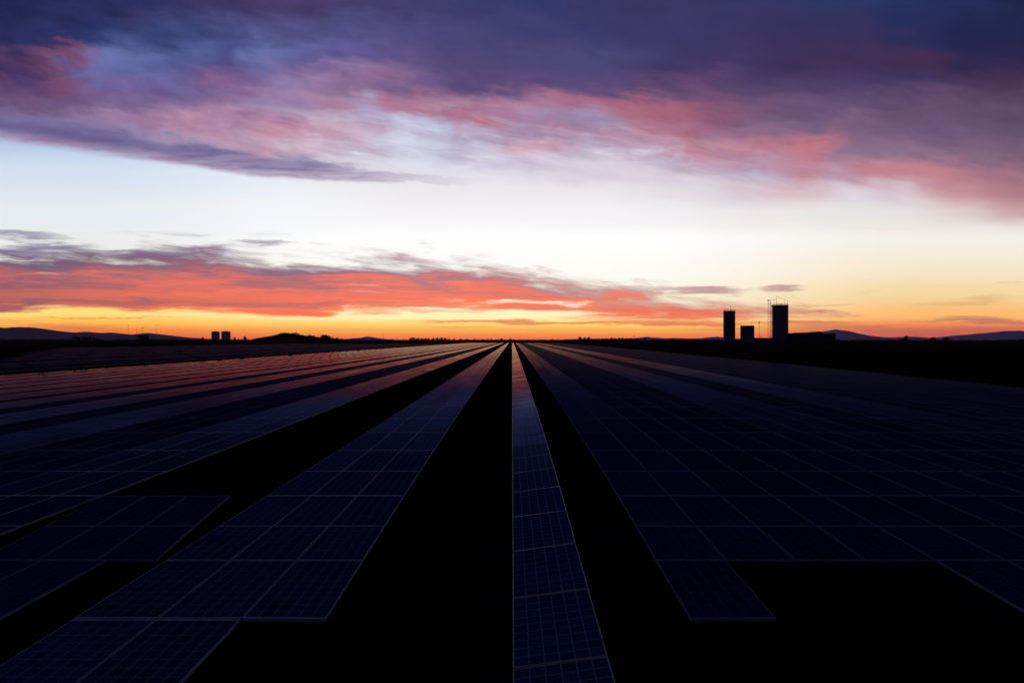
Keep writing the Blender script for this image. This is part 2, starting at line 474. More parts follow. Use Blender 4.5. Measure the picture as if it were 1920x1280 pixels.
def principled(T, color, rough=0.6, metal=0.0, spec=0.3):
    b = T.new('ShaderNodeBsdfPrincipled')
    if isinstance(color, tuple):
        b.inputs['Base Color'].default_value = color + (1.0,)
    else:
        T.put(b.inputs['Base Color'], color)
    T.put(b.inputs['Roughness'], rough)
    b.inputs['Metallic'].default_value = metal
    b.inputs['Specular IOR Level'].default_value = spec
    return b


def done(T, sh):
    o = T.new('ShaderNodeOutputMaterial')
    T.nt.links.new(sh, o.inputs['Surface'])


def rgbmix(T, f, a, b):
    n = T.new('ShaderNodeMix', data_type='RGBA', clamp_factor=True)
    T.put(n.inputs[0], f)
    for i, v in ((6, a), (7, b)):
        if isinstance(v, tuple):
            n.inputs[i].default_value = v + (1.0,)
        else:
            T.put(n.inputs[i], v)
    return n.outputs[2]


def objpos(T, kind='Object'):
    tc = T.new('ShaderNodeTexCoord')
    s = T.new('ShaderNodeSeparateXYZ')
    T.nt.links.new(tc.outputs[kind], s.inputs[0])
    return [S(T, s.outputs[i]) for i in range(3)]


def plain(name, color, rough=0.6, metal=0.0, spec=0.3, var=0.35, scale=1.5, kind='Object'):
    """Solid colour broken up by weathering noise."""
    m, T = mat(name)
    x, y, z = objpos(T, kind)
    n = T.noise(x * scale, y * scale, z * scale, 4, 0.6)
    k = T.step(0.3, 0.7, n)
    lo = tuple(c * (1 - var) for c in color)
    hi = tuple(min(1, c * (1 + var)) for c in color)
    b = principled(T, rgbmix(T, k, lo, hi), rough, metal, spec)
    done(T, b.outputs[0])
    return m


def glass_mat(name, strength, spread, rough, base=(0.0135, 0.021, 0.066), lo=0.015, hi=0.10, near=(0.88, 0.72, 0.78), away=(0.17, 0.22, 0.80), grid=(0.055, 0.062, 0.115)):
    """Silicon cells under anti-reflective glass. The coating mirrors only at grazing angles and is blue-tinted before that."""
    m, T = mat(name)
    tc = T.new('ShaderNodeTexCoord')
    s = T.new('ShaderNodeSeparateXYZ')
    T.nt.links.new(tc.outputs['UV'], s.inputs[0])
    u, v = S(T, s.outputs[0]), S(T, s.outputs[1])
    fu = T.math('ABSOLUTE', T.math('FRACT', u) - 0.5)
    fv = T.math('ABSOLUTE', T.math('FRACT', v) - 0.5)
    gap = T.step(0.425, 0.475, fu).max(T.step(0.44, 0.48, fv) * 0.8)
    bus = T.math('ABSOLUTE', T.math('FRACT', u * 3.0) - 0.5)
    bus = T.step(0.44, 0.49, bus) * 0.35
    wn = T.new('ShaderNodeTexWhiteNoise', noise_dimensions='3D')
    oi = T.new('ShaderNodeObjectInfo')
    T.nt.links.new(T.xyz(T.math('FLOOR', u), T.math('FLOOR', v), S(T, oi.outputs['Random']) * 37.0), wn.inputs['Vector'])
    cellv = S(T, wn.outputs['Value'])
    flake = T.noise(u * 5.0, v * 5.0, S(T, oi.outputs['Random']) * 9.0, 2, 0.5)
    c0 = tuple(c * 0.6 for c in base)
    c1 = tuple(c * 1.5 for c in base)
    col = rgbmix(T, cellv * 0.45 + flake * 0.3 + S(T, oi.outputs['Random']) * 0.35, c0, c1)
    col = rgbmix(T, gap.max(bus) * 0.8, col, grid)
    b = T.new('ShaderNodeBsdfDiffuse')
    T.put(b.inputs['Color'], col)
    lw = T.new('ShaderNodeLayerWeight')
    lw.inputs['Blend'].default_value = 0.5
    c = 1.0 - S(T, lw.outputs['Facing'])
    r = T.math('EXPONENT', c * (-1.0 / spread)) * strength
    # dust left by rain dulls the coating unevenly
    x, y, z = objpos(T, 'Object')
    dust = T.noise(x * 0.9 + S(T, oi.outputs['Random']) * 20.0, y * 0.5, z, 4, 0.6)
    r = r * (0.62 + dust * 0.55 + S(T, oi.outputs['Random']) * 0.22)
    tint = rgbmix(T, T.step(lo, hi, c), near, away)  # sunset warmth of grazing reflections is put into the gloss colour
    g = T.new('ShaderNodeBsdfGlossy', distribution='GGX')
    T.put(g.inputs['Color'], tint)
    g.inputs['Roughness'].default_value = rough
    mx = T.new('ShaderNodeMixShader')
    T.put(mx.inputs[0], r.min(1.0))
    T.nt.links.new(b.outputs[0], mx.inputs[1])
    T.nt.links.new(g.outputs[0], mx.inputs[2])
    done(T, mx.outputs[0])
    return m


GLASS = {  # bands of stronger and weaker sky reflection are put into the row materials
    'clear': glass_mat('solar_glass_clear', 1.0, 0.033, 0.08, lo=0.03, hi=0.12, near=(0.90, 0.70, 0.76)),
    'bright': glass_mat('solar_glass_bright', 1.0, 0.042, 0.06, (0.018, 0.033, 0.105), lo=0.035, hi=0.14, near=(1.0, 0.74, 0.70), away=(0.27, 0.32, 0.92), grid=(0.17, 0.20, 0.34)),
    'mellow': glass_mat('solar_glass_mellow', 0.52, 0.024, 0.10, lo=0.02, hi=0.08, near=(1.0, 0.66, 0.62)),
    'satin': glass_mat('solar_glass_satin', 0.9, 0.036, 0.08, (0.017, 0.030, 0.095), grid=(0.10, 0.12, 0.21)),
    'dull': glass_mat('solar_glass_dull', 0.07, 0.03, 0.12, near=(0.62, 0.52, 0.9)),
    'weak': glass_mat('solar_glass_weak', 0.030, 0.03, 0.12, near=(0.75, 0.6, 0.8)),  # sky reflection turned down in the material for the far field
    'matte': glass_mat('solar_glass_matte', 0.08, 0.025, 0.15, (0.0125, 0.019, 0.058)),
}
M_FRAME = plain('anodised_frame', (0.15, 0.155, 0.22), 0.9, 0.0, 0.0, 0.15, 3.0)
M_FRAME_BARE = plain('bare_aluminium_frame', (0.15, 0.155, 0.21), 0.5, 0.2, 0.3, 0.12, 3.0)
M_FRAME_SEMI = plain('sky_lit_frame', (0.21, 0.22, 0.31), 0.7, 0.0, 0.1, 0.12, 3.0)  # paler frame copy, sky reflected on the row edges put into its colour
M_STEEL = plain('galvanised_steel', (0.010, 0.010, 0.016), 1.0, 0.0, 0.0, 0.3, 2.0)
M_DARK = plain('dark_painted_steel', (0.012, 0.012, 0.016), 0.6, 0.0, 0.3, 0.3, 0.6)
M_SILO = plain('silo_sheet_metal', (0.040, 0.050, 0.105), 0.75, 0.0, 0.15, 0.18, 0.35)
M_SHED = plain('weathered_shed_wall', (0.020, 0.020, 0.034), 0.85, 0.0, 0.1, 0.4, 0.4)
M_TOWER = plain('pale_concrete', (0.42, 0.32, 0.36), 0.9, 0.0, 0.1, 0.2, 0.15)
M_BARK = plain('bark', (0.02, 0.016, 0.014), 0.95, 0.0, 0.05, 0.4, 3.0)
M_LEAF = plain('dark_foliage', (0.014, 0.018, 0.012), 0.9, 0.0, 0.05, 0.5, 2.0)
M_HILL = plain('hazy_hill_scrub', (0.11, 0.075, 0.17), 1.0, 0.0, 0.0, 0.12, 0.004)  # purple of the distance haze is mixed into the scrub colour
M_PEAK = plain('hazy_mountain_rock', (0.46, 0.36, 0.54), 1.0, 0.0, 0.0, 0.10, 0.003)  # pale lilac of the distance haze is mixed into the rock colour


def ground_mat():
    m, T = mat('dark_field_soil')
    x, y, z = objpos(T, 'Object')
    n = T.noise(x * 0.35, y * 0.35, z, 8, 0.65)
    f = T.noise(x * 6.0, y * 6.0, z, 5, 0.6)
    far = T.noise(x * 0.01, y * 0.004, z, 4, 0.6)
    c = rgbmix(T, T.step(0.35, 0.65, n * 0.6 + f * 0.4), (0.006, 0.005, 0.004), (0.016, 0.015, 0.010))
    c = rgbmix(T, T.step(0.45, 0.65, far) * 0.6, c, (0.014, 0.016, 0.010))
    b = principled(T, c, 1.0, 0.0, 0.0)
    bp = T.new('ShaderNodeBump')
    bp.inputs['Strength'].default_value = 0.6
    bp.inputs['Distance'].default_value = 0.06
    T.put(bp.inputs['Height'], f + n)
    T.nt.links.new(bp.outputs[0], b.inputs['Normal'])
    done(T, b.outputs[0])
    return m


# ------------------------------------------------------------------ terrain
HP = [(-60, 3.3), (0, 3.3), (5, 3.25), (7.2, 3.2), (12, 3.02), (18, 2.88), (26, 2.78), (45, 2.66), (80, 2.5), (150, 2.28), (300, 2.02), (420, 1.95), (1000, 1.9), (20000, 1.9)]


def H(d):
    """Drop from the camera to the panel plane at distance d (the field rises gently, then levels)."""
    for k in range(len(HP) - 1):
        if d <= HP[k + 1][0]:
            a, b = HP[k], HP[k + 1]
            pm = HP[max(k - 1, 0)]
            pn = HP[min(k + 2, len(HP) - 1)]
            t = (d - a[0]) / (b[0] - a[0])
            w = b[0] - a[0]
            m0 = (b[1] - pm[1]) / max(b[0] - pm[0], 1e-6) * w
            m1 = (pn[1] - a[1]) / max(pn[0] - a[0], 1e-6) * w
            return (2 * t ** 3 - 3 * t ** 2 + 1) * a[1] + (t ** 3 - 2 * t ** 2 + t) * m0 + (-2 * t ** 3 + 3 * t ** 2) * b[1] + (t ** 3 - t ** 2) * m1
    return HP[-1][1]


def zp(d):
    return CAMZ - H(d)


def zg(d):
    return zp(d) - 1.0


def dist_at(row):
    """Distance at which the panel plane appears at photo row `row`."""
    lo, hi = 2.0, 3000.0
    for _ in range(60):
        md = 0.5 * (lo + hi)
        if F * H(md) / md > row - 637:
            lo = md
        else:
            hi = md
    return 0.5 * (lo + hi)


def fan(x, d):
    """Rows south of the camera converge very slightly to the west; those north run parallel."""
    t = min(max(-x / 5.0, 0.0), 1.0)
    return x * (1.0 - t + t * H(d) / 3.2)


def at(px, py, d):
    return ((px - 960) / F * d, d, CAMZ - (py - 637) / F * d)


EDGE = [5.3] + [dist_at(r) for r in (1160, 1049, 986, 928.5, 882.5, 844, 810.5, 783.5, 762.5, 744.5, 735, 726.5, 716.5, 708.5)]
step_ = 3.3
while EDGE[-1] < 392:
    EDGE.append(EDGE[-1] + step_)
    step_ *= 1.012
ROW_END = EDGE[-1]

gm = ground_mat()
g = MB()
ys = [-60, -20, 0] + [2 + 1.5 * k for k in range(20)] + [35, 45, 60, 80, 110, 150, 200, 260, 330, 420, 600, 1000, 1600, 2600, 4200, 7000, 12000]
xs = [-9000, -3000, -1000, -400, -150, -60, -25, -10, 0, 10, 25, 60, 150, 400, 1000, 3000, 9000]
for i in range(len(ys)):
    for x in xs:
        g.v.append((x, ys[i], zg(ys[i])))
nx = len(xs)
for i in range(len(ys) - 1):
    for j in range(nx - 1):
        a = i * nx + j
        g.f.append((a, a + 1, a + nx + 1, a + nx))
        g.m.append(0)
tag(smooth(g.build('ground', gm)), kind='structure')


# ------------------------------------------------------------------ panel rows
CELL = 0.165
BWT = 0.030           # frame width across the row
BW = 0.010            # frame width
HAZE = 2.4e-5
PITCH = math.tan(math.radians(0.5))   # the farther modules lean a little towards the east
TH = 0.035            # panel thickness


def panel_corners(x0, x1, d0, d1, tilt, jit, skew=None):
    gx, gd = 0.009, 0.010
    q = []
    for (x, d) in ((x0 + gx, d0 + gd), (x1 - gx, d0 + gd), (x1 - gx, d1 - gd), (x0 + gx, d1 - gd)):
        xx = skew(x, d) if skew else fan(x, d)
        z = zp(d) + (x - x0) * 0.0
        q.append(Vector((xx, d, z)))
    w = x1 - x0
    q[1].z += w * tilt
    q[2].z += w * tilt
    lean = 0.5 * PITCH * min(max((0.5 * (d0 + d1) - 30.0) / 50.0, 0.0), 1.0)
    a = (random.gauss(0, jit) + lean) * (d1 - d0)
    b = random.gauss(0, jit) * w
    q[0].z -= a + b
    q[1].z -= a - b
    q[2].z += a + b
    q[3].z += a - b
    return q


def add_panel(mb, q, glass_slot, frame_slot, what='both'):
    """One framed module with corners q (near-left, near-right, far-right, far-left)."""
    w = (q[1] - q[0]).length
    l = (q[3] - q[0]).length
    fu, fv = BW / w, (BWT if l > 1.62 else 0.010) / l

    def P(u, v, dz=0.0):
        a = q[0].lerp(q[1], u)
        b = q[3].lerp(q[2], u)
        p = a.lerp(b, v)
        return Vector((p.x, p.y, p.z + dz))
    i0, i1, j0, j1 = fu, 1 - fu, fv, 1 - fv
    if what != 'frame':
        nu, nv = max(1, round((w - 2 * BW) / CELL)), max(1, round((l - 2 * BW) / CELL))
        mb.quad(P(i0, j0, -0.004), P(i1, j0, -0.004), P(i1, j1, -0.004), P(i0, j1, -0.004), glass_slot, [(0, 0), (nu, 0), (nu, nv), (0, nv)])
        mb.quad(P(i0, j1, -0.014), P(i1, j1, -0.014), P(i1, j0, -0.014), P(i0, j0, -0.014), frame_slot if what == 'both' else glass_slot, [(0, 0), (0, 0), (0, 0), (0, 0)])
    if what != 'glass':
        o = [(0, 0), (1, 0), (1, 1), (0, 1)]
        n = [(i0, j0), (i1, j0), (i1, j1), (i0, j1)]
        for k in range(4):
            a, b = o[k], o[(k + 1) % 4]
            c, d = n[(k + 1) % 4], n[k]
            mb.quad(P(*a), P(*b), P(*c), P(*d), frame_slot)
            mb.quad(P(*a, -TH), P(*b, -TH), P(*b), P(*a), frame_slot)
            mb.quad(P(*d), P(*c), P(*c, -TH), P(*d, -TH), frame_slot)
            mb.quad(P(*b, -TH), P(*a, -TH), P(*d, -TH), P(*c, -TH), frame_slot)


def local(q, o):
    return [p - o for p in q]


def make_row(label, cols, finish, group, edges=None, tilt=0.0, jit=0.0010, part_limit=100, detail=22.0, skew=None, posts=True, whole=False, end=None, frame=None):
    """cols: (x0, x1, first distance) for every column of modules; one thing per row."""
    edges = edges or EDGE
    gl = GLASS[finish]
    fm = frame or M_FRAME
    end = end or ROW_END
    xm = 0.5 * (cols[0][0] + cols[-1][1])
    d0 = min(c[2] for c in cols)
    org = Vector((fan(xm, d0), d0, zg(d0)))
    cells = []
    for k in range(len(edges) - 1):
        for (x0, x1, ds) in cols:
            if edges[k] >= ds - 0.05 and edges[k + 1] <= end + 0.05:
                cells.append((x0, x1, edges[k], edges[k + 1]))
    if whole:
        mb = MB()
        for c in cells:
            add_panel(mb, local(panel_corners(*c, tilt, jit, skew), org), 0, 1)
        r = mb.build('solar_panel_row', [gl, fm], None, org)
        tag(r, label, 'solar panel row', group)
        post_mesh = MB()
        return r
    r = empty('solar_panel_row', org)
    tag(r, label, 'solar panel row', group)
    for c in cells[:part_limit]:
        q = panel_corners(*c, tilt, jit, skew)
        ctr = (q[0] + q[1] + q[2] + q[3]) / 4
        lq = local(q, ctr)
        mb = MB()
        if c[2] < detail:
            add_panel(mb, lq, 0, 1, 'glass')
            p = mb.build('panel', [gl], r, ctr - org)
            fb = MB()
            add_panel(fb, lq, 0, 0, 'frame')
            fb.build('frame', [fm], p)
        else:
            add_panel(mb, lq, 0, 1)
            mb.build('panel', [gl, fm], r, ctr - org)
    rest = cells[part_limit:]
    if rest:
        mb = MB()
        for c in rest:
            add_panel(mb, local(panel_corners(*c, tilt, jit, skew), org), 0, 1)
        tag(mb.build('distant_panels', [gl, fm], r), kind='stuff')
    if posts:
        sx = skew or fan
        dd = [d0 + 0.6]
        while dd[-1] < min(end, 60):
            dd.append(dd[-1] + 3.2)
        while dd[-1] < end - 22:
            dd.append(dd[-1] + 20.0)
        dd.append(end - 0.4)
        mb = MB()
        for a, b in zip(dd[:-1], dd[1:]):
            za, zb = zp(a) - 0.07 + tilt * 0.3, zp(b) - 0.07 + tilt * 0.3
            xa, xb = sx(xm, a), sx(xm, b)
            mb.hexa([Vector(p) - org for p in ((xa - 0.06, a, za - 0.12), (xa + 0.06, a, za - 0.12), (xb + 0.06, b, zb - 0.12), (xb - 0.06, b, zb - 0.12),
                                                (xa - 0.06, a, za), (xa + 0.06, a, za), (xb + 0.06, b, zb), (xb - 0.06, b, zb))])
        mb.build('torque_tube', M_STEEL, r)
        for d in [d for d in dd if d < 60][:14]:
            mb = MB()
            z1 = zp(d) - 0.19 - zg(d) + tilt * 0.3
            mb.box(-0.05, 0.05, -0.06, 0.06, -0.3, z1)
            mb.build('post', M_STEEL, r, Vector((sx(xm, d), d, zg(d))) - org)
    return r


def reach(x, m=0.72):
    """First seam from which a row at lateral offset x comes into the picture (with some margin)."""
    d = abs(x) * F / 1060.0 * m
    c = [e for e in EDGE if e <= max(d, 5.4)]
    return c[-1] if c else EDGE[0]


def cols_of(x0, n, w=None, start=None, total=None):
    w = w if w else total / n
    return [(x0 + k * w, x0 + (k + 1) * w, start if start else reach(min(abs(x0), abs(x0 + n * w)))) for k in range(n)]


# the single-file row straight ahead, tilted a little to the south
se = [4.6]
while se[-1] < 392:
    se.append(se[-1] + 1.55 + max(0, se[-1] - 60) * 0.004)
strip = make_row('narrow single-file row of shiny panels running straight ahead along the middle of the photo',
                 [(0.0, 0.95, 4.6)], 'bright', 'panel rows beside the bare strips', edges=se, tilt=0.13, jit=0.002, detail=24, end=se[-1], frame=M_FRAME_BARE)
so = Vector(strip.location)
for d in se[1:14]:
    mb = MB()
    mb.box(-0.30, -0.015, -0.025, 0.025, -0.03, 0.012)
    mb.box(-0.34, -0.24, -0.05, 0.05, -0.10, 0.03)
    mb.build('bracket', M_STEEL, strip, Vector((0.0, d, zp(d) - 0.05)) - so)

# the three-wide row south of it
a1, a2 = EDGE[0], EDGE[1]
make_row('three-wide panel row just left of the single-file row, bare black strips on both sides',
         [(-5.05, -4.08, a1), (-4.08, -3.11, a1), (-3.11, -2.14, a2)], 'satin', 'panel rows beside the bare strips', jit=0.0009, frame=M_FRAME_SEMI)

# short tables in the lower left corner
make_row('short three-wide panel table cut off by the lower left edge of the photo',
         [(-8.7, -7.77, EDGE[0]), (-7.77, -6.84, EDGE[0]), (-6.84, -5.9, EDGE[0])], 'dull', 'short panel tables at lower left',
         end=EDGE[2], skew=lambda x, d: fan(x, d))


def skewed(x, d):
    t = (d - EDGE[2]) / (EDGE[4] - EDGE[2])
    return fan(x + 0.62 * (1 - t), d)


make_row('short skewed three-wide panel table two panels deep, ending at the bare strip on the left',
         [(-8.4, -7.53, EDGE[2]), (-7.53, -6.67, EDGE[2]), (-6.67, -5.8, EDGE[2])], 'dull', 'short panel tables at lower left', end=EDGE[4], skew=skewed)

# rows south of the wide bare strip
LG = 'panel rows on the left of the field'
for x0, x1, n, fin, lab in (
        (-11.2, -8.45, 3, 'clear', 'first shiny panel row left of the wide bare black strip, pale line along its edge'),
        (-14.3, -11.2, 3, 'matte', 'widest matte navy panel row on the left, between the first and second shiny rows'),
        (-17.2, -14.45, 3, 'clear', 'second shiny panel row counting left from the wide bare strip'),
        (-19.25, -17.2, 2, 'matte', 'matte navy panel row between the second and third shiny rows on the left'),
        (-22.0, -19.3, 3, 'clear', 'third shiny panel row counting left from the wide bare strip'),
        (-23.6, -22.0, 2, 'matte', 'narrow matte navy panel row between the third and fourth shiny rows on the left'),
        (-26.2, -23.7, 3, 'clear', 'fourth shiny panel row counting left from the wide bare strip')):
    make_row(lab, cols_of(x0, n, total=x1 - x0), fin, LG, jit=0.0010, frame=M_FRAME_SEMI if x0 == -11.2 else None)
names = ['fifth', 'sixth', 'seventh', 'eighth', 'ninth']
x = -27.1
for k in range(6):
    lab = ('%s shiny panel row counting left from the wide bare strip' % names[k]) if k < 5 else 'outermost shiny panel row on the left, beside the lane dotted with small bushes'
    make_row(lab, cols_of(x - 2.55, 3, total=2.55), 'clear' if k != 3 else 'satin', LG, whole=True, jit=0.0010)
    x -= 3.3

# the field beyond the lane
x = -51.0
k = 0
while x > -182:
    st = max(reach(x, 0.9), 36)
    make_row('thin distant panel row in the separate field beyond the bush-dotted lane on the left', cols_of(x - 2.7, 2, total=2.7, start=st), 'weak' if k % 3 else 'matte',
             'panel rows beyond the lane on the left', edges=[st] + [e for e in EDGE if e > st + 2][::2], whole=True, jit=0.002, end=330)
    x -= 4.0 if k % 4 else 6.5
    k += 1

# the closed block of rows to the north
RG = 'panel rows of the closed block on the right'
e0, e1, e2 = EDGE[0], EDGE[1], EDGE[2]
RX = 2.05
make_row('two-wide panel row at the left edge of the right block, one panel jutting forward', [(RX, RX + 1, e1), (RX + 1, RX + 2, e2)], 'mellow', RG, jit=0.0009)
make_row('four-wide matte navy panel row in the right block, next to its two-wide edge row',
         [(RX + 2, RX + 3, e2), (RX + 3, RX + 4, e2), (RX + 4, RX + 5, e0), (RX + 5, RX + 6, e0)], 'matte', RG, jit=0.0009)
xx = RX + 6
order = ['first', 'second', 'third', 'fourth', 'fifth']
fins = ['mellow', 'mellow', 'dull', 'dull', 'dull']
wid = [2, 1, 1, 1, 1]
for k in range(5):
    n = 3
    make_row('%s three-wide shiny panel row from the left in the right block' % order[k] if k < 4 else 'outermost three-wide panel row of the right block, near the dark open field',
             cols_of(xx, n, w=1.0), fins[k], RG, jit=0.0009)
    xx += n
    if k < 4:
        n = wid[k]
        make_row('%s narrow matte navy panel row from the left in the right block' % order[k],
                 cols_of(xx, n, w=1.0), 'matte', RG, jit=0.0009)
        xx += n
# last single file up to the edge of the field
make_row('single-file matte panel row forming the right-hand rim of the right block', cols_of(xx, 1, w=1.0), 'matte', RG, jit=0.0009)

# thin beams that tie the rows together across the bare strips
for k in (3, 4, 5, 6, 7, 8):
    d = EDGE[k] + 0.02
    for (xa, xb, lab) in ((fan(-8.4 if k > 4 else -5.8, d), fan(-5.1, d), 'thin steel beam crossing the bare strip between the left rows'),
                          (1.0, RX - 0.02, 'thin steel beam crossing the bare strip right of the single-file row')):
        mb = MB()
        mb.box(xa, xb, -0.03, 0.03, -0.06, 0.0)
        for xq in (xa + 0.4, xb - 0.4):
            mb.box(xq - 0.025, xq + 0.025, -0.025, 0.025, -0.95, -0.06)
        o = mb.build('support_beam', M_STEEL, None, (0, d, zp(d) - 0.12))
        tag(o, lab, 'beam', 'support beams across the bare strips')

# ------------------------------------------------------------------ trees and bushes
def leaf_cloud(mb, cx, cy, cz, rx, ry, rz, n, s, rnd):
    for _ in range(n):
        while True:
            p = Vector((rnd.uniform(-1, 1), rnd.uniform(-1, 1), rnd.uniform(-1, 1)))
            if 0.25 < p.length < 1:
                break
        p = Vector((cx + p.x * rx, cy + p.y * ry, cz + p.z * rz))
        u = Vector((rnd.gauss(0, 1), rnd.gauss(0, 1), rnd.gauss(0, 1))).normalized()
        w = u.orthogonal().normalized()
        k = s * rnd.uniform(0.6, 1.4)
        mb.quad(p - u * k - w * k * 0.6, p + u * k - w * k * 0.6, p + u * k + w * k * 0.6, p - u * k + w * k * 0.6)


def tree_proto(seed, wide, conical=False):
    """A tree one unit tall with its base at the origin: trunk with limbs, crown of leaf clumps."""
    rnd = random.Random(seed)
    r = empty('tree', (0, 0, 0))
    t = MB()
    t.tube([(0, 0, -0.05), (0.01, 0, 0.2), (-0.01, 0.01, 0.5), (0.0, 0, 0.8)], 0.035, 7, r1=0.012)
    c = MB()
    if conical:
        for k in range(12):
            z = 0.15 + 0.8 * k / 11
            rr = wide * 0.5 * (1.05 - z)
            leaf_cloud(c, 0, 0, z, rr, rr, 0.07, 34, 0.034, rnd)
    else:
        for k in range(13):
            a = rnd.uniform(0, 2 * PI)
            rad = wide * 0.28 * rnd.uniform(0.1, 1.0)
            z = rnd.uniform(0.16, 0.8)
            x, y = rad * math.cos(a), rad * math.sin(a)
            t.tube([(0, 0, rnd.uniform(0.25, 0.4)), (x * 0.6, y * 0.6, z * 0.8), (x, y, z)], 0.014, 5, r1=0.005)
            s = wide * rnd.uniform(0.16, 0.26)
            leaf_cloud(c, x, y, z, s, s, rnd.uniform(0.14, 0.22), 60, 0.04, rnd)
    t.build('trunk', M_BARK, r)
    c.build('crown', M_LEAF, r)
    return r


def bush_proto(seed):
    rnd = random.Random(seed)
    r = empty('bush', (0, 0, 0))
    st = MB()
    c = MB()
    for k in range(6):
        a = rnd.uniform(0, 2 * PI)
        x, y, z = 0.4 * math.cos(a) * rnd.uniform(0.2, 1), 0.4 * math.sin(a) * rnd.uniform(0.2, 1), rnd.uniform(0.35, 0.75)
        st.tube([(0, 0, -0.05), (x * 0.5, y * 0.5, z * 0.6), (x, y, z)], 0.03, 5, r1=0.01)
        leaf_cloud(c, x, y, z, 0.24, 0.24, 0.22, 30, 0.045, rnd)
    st.build('stem', M_BARK, r)
    c.build('foliage', M_LEAF, r)
    return r


protos = [tree_proto(1, 0.9), tree_proto(2, 1.25), tree_proto(3, 0.7), tree_proto(4, 0.45, True), tree_proto(5, 1.5)]
used = [False] * len(protos)


def plant_tree(k, px, ytop, ybase, d, label, group, widen=1.0):
    o = copy_tree(protos[k])
    x, y, z = at(px, ybase, d)
    h = (ybase - ytop) / F * d
    o.location = (x, y, z)
    o.scale = (h * widen, h * widen, h)
    o.rotation_euler = (0, 0, random.uniform(0, 6.28))
    tag(o, label, 'tree', group)
    return o


# wooded knoll on the left
def ridge(name, pts, d, m, front, back, sub=3, rough=0.7, seed=1, base=None):
    """A hill or range: crest through the given photo points at distance d, with real slopes in front and behind."""
    rnd = random.Random(seed)
    P = []
    for (a, b) in zip(pts[:-1], pts[1:]):
        for k in range(sub):
            t = k / sub
            P.append((a[0] + (b[0] - a[0]) * t, a[1] + (b[1] - a[1]) * t + (rnd.gauss(0, rough) if k else 0)))
    P.append(pts[-1])
    zb = zg(d) - 1.0 if base is None else base
    mb = MB()
    prof = [(-1.0, 0.0), (-0.72, 0.22), (-0.45, 0.5), (-0.2, 0.8), (0, 1.0), (0.3, 0.75), (0.65, 0.35), (1.0, 0.0)]
    for (px, py) in P:
        x, y, z = at(px, py, d)
        for (o, hgt) in prof:
            w = front if o < 0 else back
            jit = rnd.uniform(-0.08, 0.08) if 0 < hgt < 1 else 0
            mb.v.append((x, y + o * w, zb + max(z - zb, 0.05) * (hgt + jit)))
    n = len(prof)
    for i in range(len(P) - 1):
        for j in range(n - 1):
            a = i * n + j
            mb.f.append((a, a + n, a + n + 1, a + 1))
            mb.m.append(0)
    o = smooth(mb.build(name, m))
    tag(o, kind='structure')
    return o


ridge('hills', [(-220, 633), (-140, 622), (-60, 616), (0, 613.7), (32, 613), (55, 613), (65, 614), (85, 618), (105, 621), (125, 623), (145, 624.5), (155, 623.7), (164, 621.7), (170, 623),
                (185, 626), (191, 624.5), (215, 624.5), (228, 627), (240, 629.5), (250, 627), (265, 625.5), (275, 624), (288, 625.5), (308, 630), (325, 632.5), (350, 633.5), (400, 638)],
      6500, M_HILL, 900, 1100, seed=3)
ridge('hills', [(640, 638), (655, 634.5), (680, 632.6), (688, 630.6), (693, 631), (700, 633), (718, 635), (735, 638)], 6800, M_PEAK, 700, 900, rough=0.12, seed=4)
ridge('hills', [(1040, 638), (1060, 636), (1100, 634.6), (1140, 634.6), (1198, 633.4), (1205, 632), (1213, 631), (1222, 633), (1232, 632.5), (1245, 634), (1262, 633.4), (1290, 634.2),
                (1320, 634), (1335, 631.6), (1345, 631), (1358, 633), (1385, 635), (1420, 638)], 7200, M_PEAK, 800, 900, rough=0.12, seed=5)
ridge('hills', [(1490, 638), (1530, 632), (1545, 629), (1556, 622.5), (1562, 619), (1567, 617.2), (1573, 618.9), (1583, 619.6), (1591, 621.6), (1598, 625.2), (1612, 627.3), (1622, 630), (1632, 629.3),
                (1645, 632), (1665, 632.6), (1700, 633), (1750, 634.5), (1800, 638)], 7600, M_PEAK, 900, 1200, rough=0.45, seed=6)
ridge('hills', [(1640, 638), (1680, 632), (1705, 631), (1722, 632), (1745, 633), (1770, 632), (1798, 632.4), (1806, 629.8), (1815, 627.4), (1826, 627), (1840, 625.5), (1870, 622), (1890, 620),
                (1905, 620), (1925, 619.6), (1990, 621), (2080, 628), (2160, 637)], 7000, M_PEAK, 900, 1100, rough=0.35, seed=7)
ridge('hills', [(462, 639), (480, 634), (500, 631), (520, 628.6), (535, 626.6), (550, 626.4), (565, 628.6), (590, 631), (620, 634), (652, 638)], 1100, gm, 60, 80, rough=0.1, seed=8)

rnd = random.Random(12)
KG = 'trees on the wooded knoll'


def knoll(px):
    K = [(462, 639), (480, 634), (500, 631), (520, 628.6), (535, 626.6), (550, 626.4), (565, 628.6), (590, 631), (620, 634), (652, 638)]
    for a, b in zip(K[:-1], K[1:]):
        if px <= b[0]:
            return a[1] + (b[1] - a[1]) * (px - a[0]) / (b[0] - a[0])
    return 638


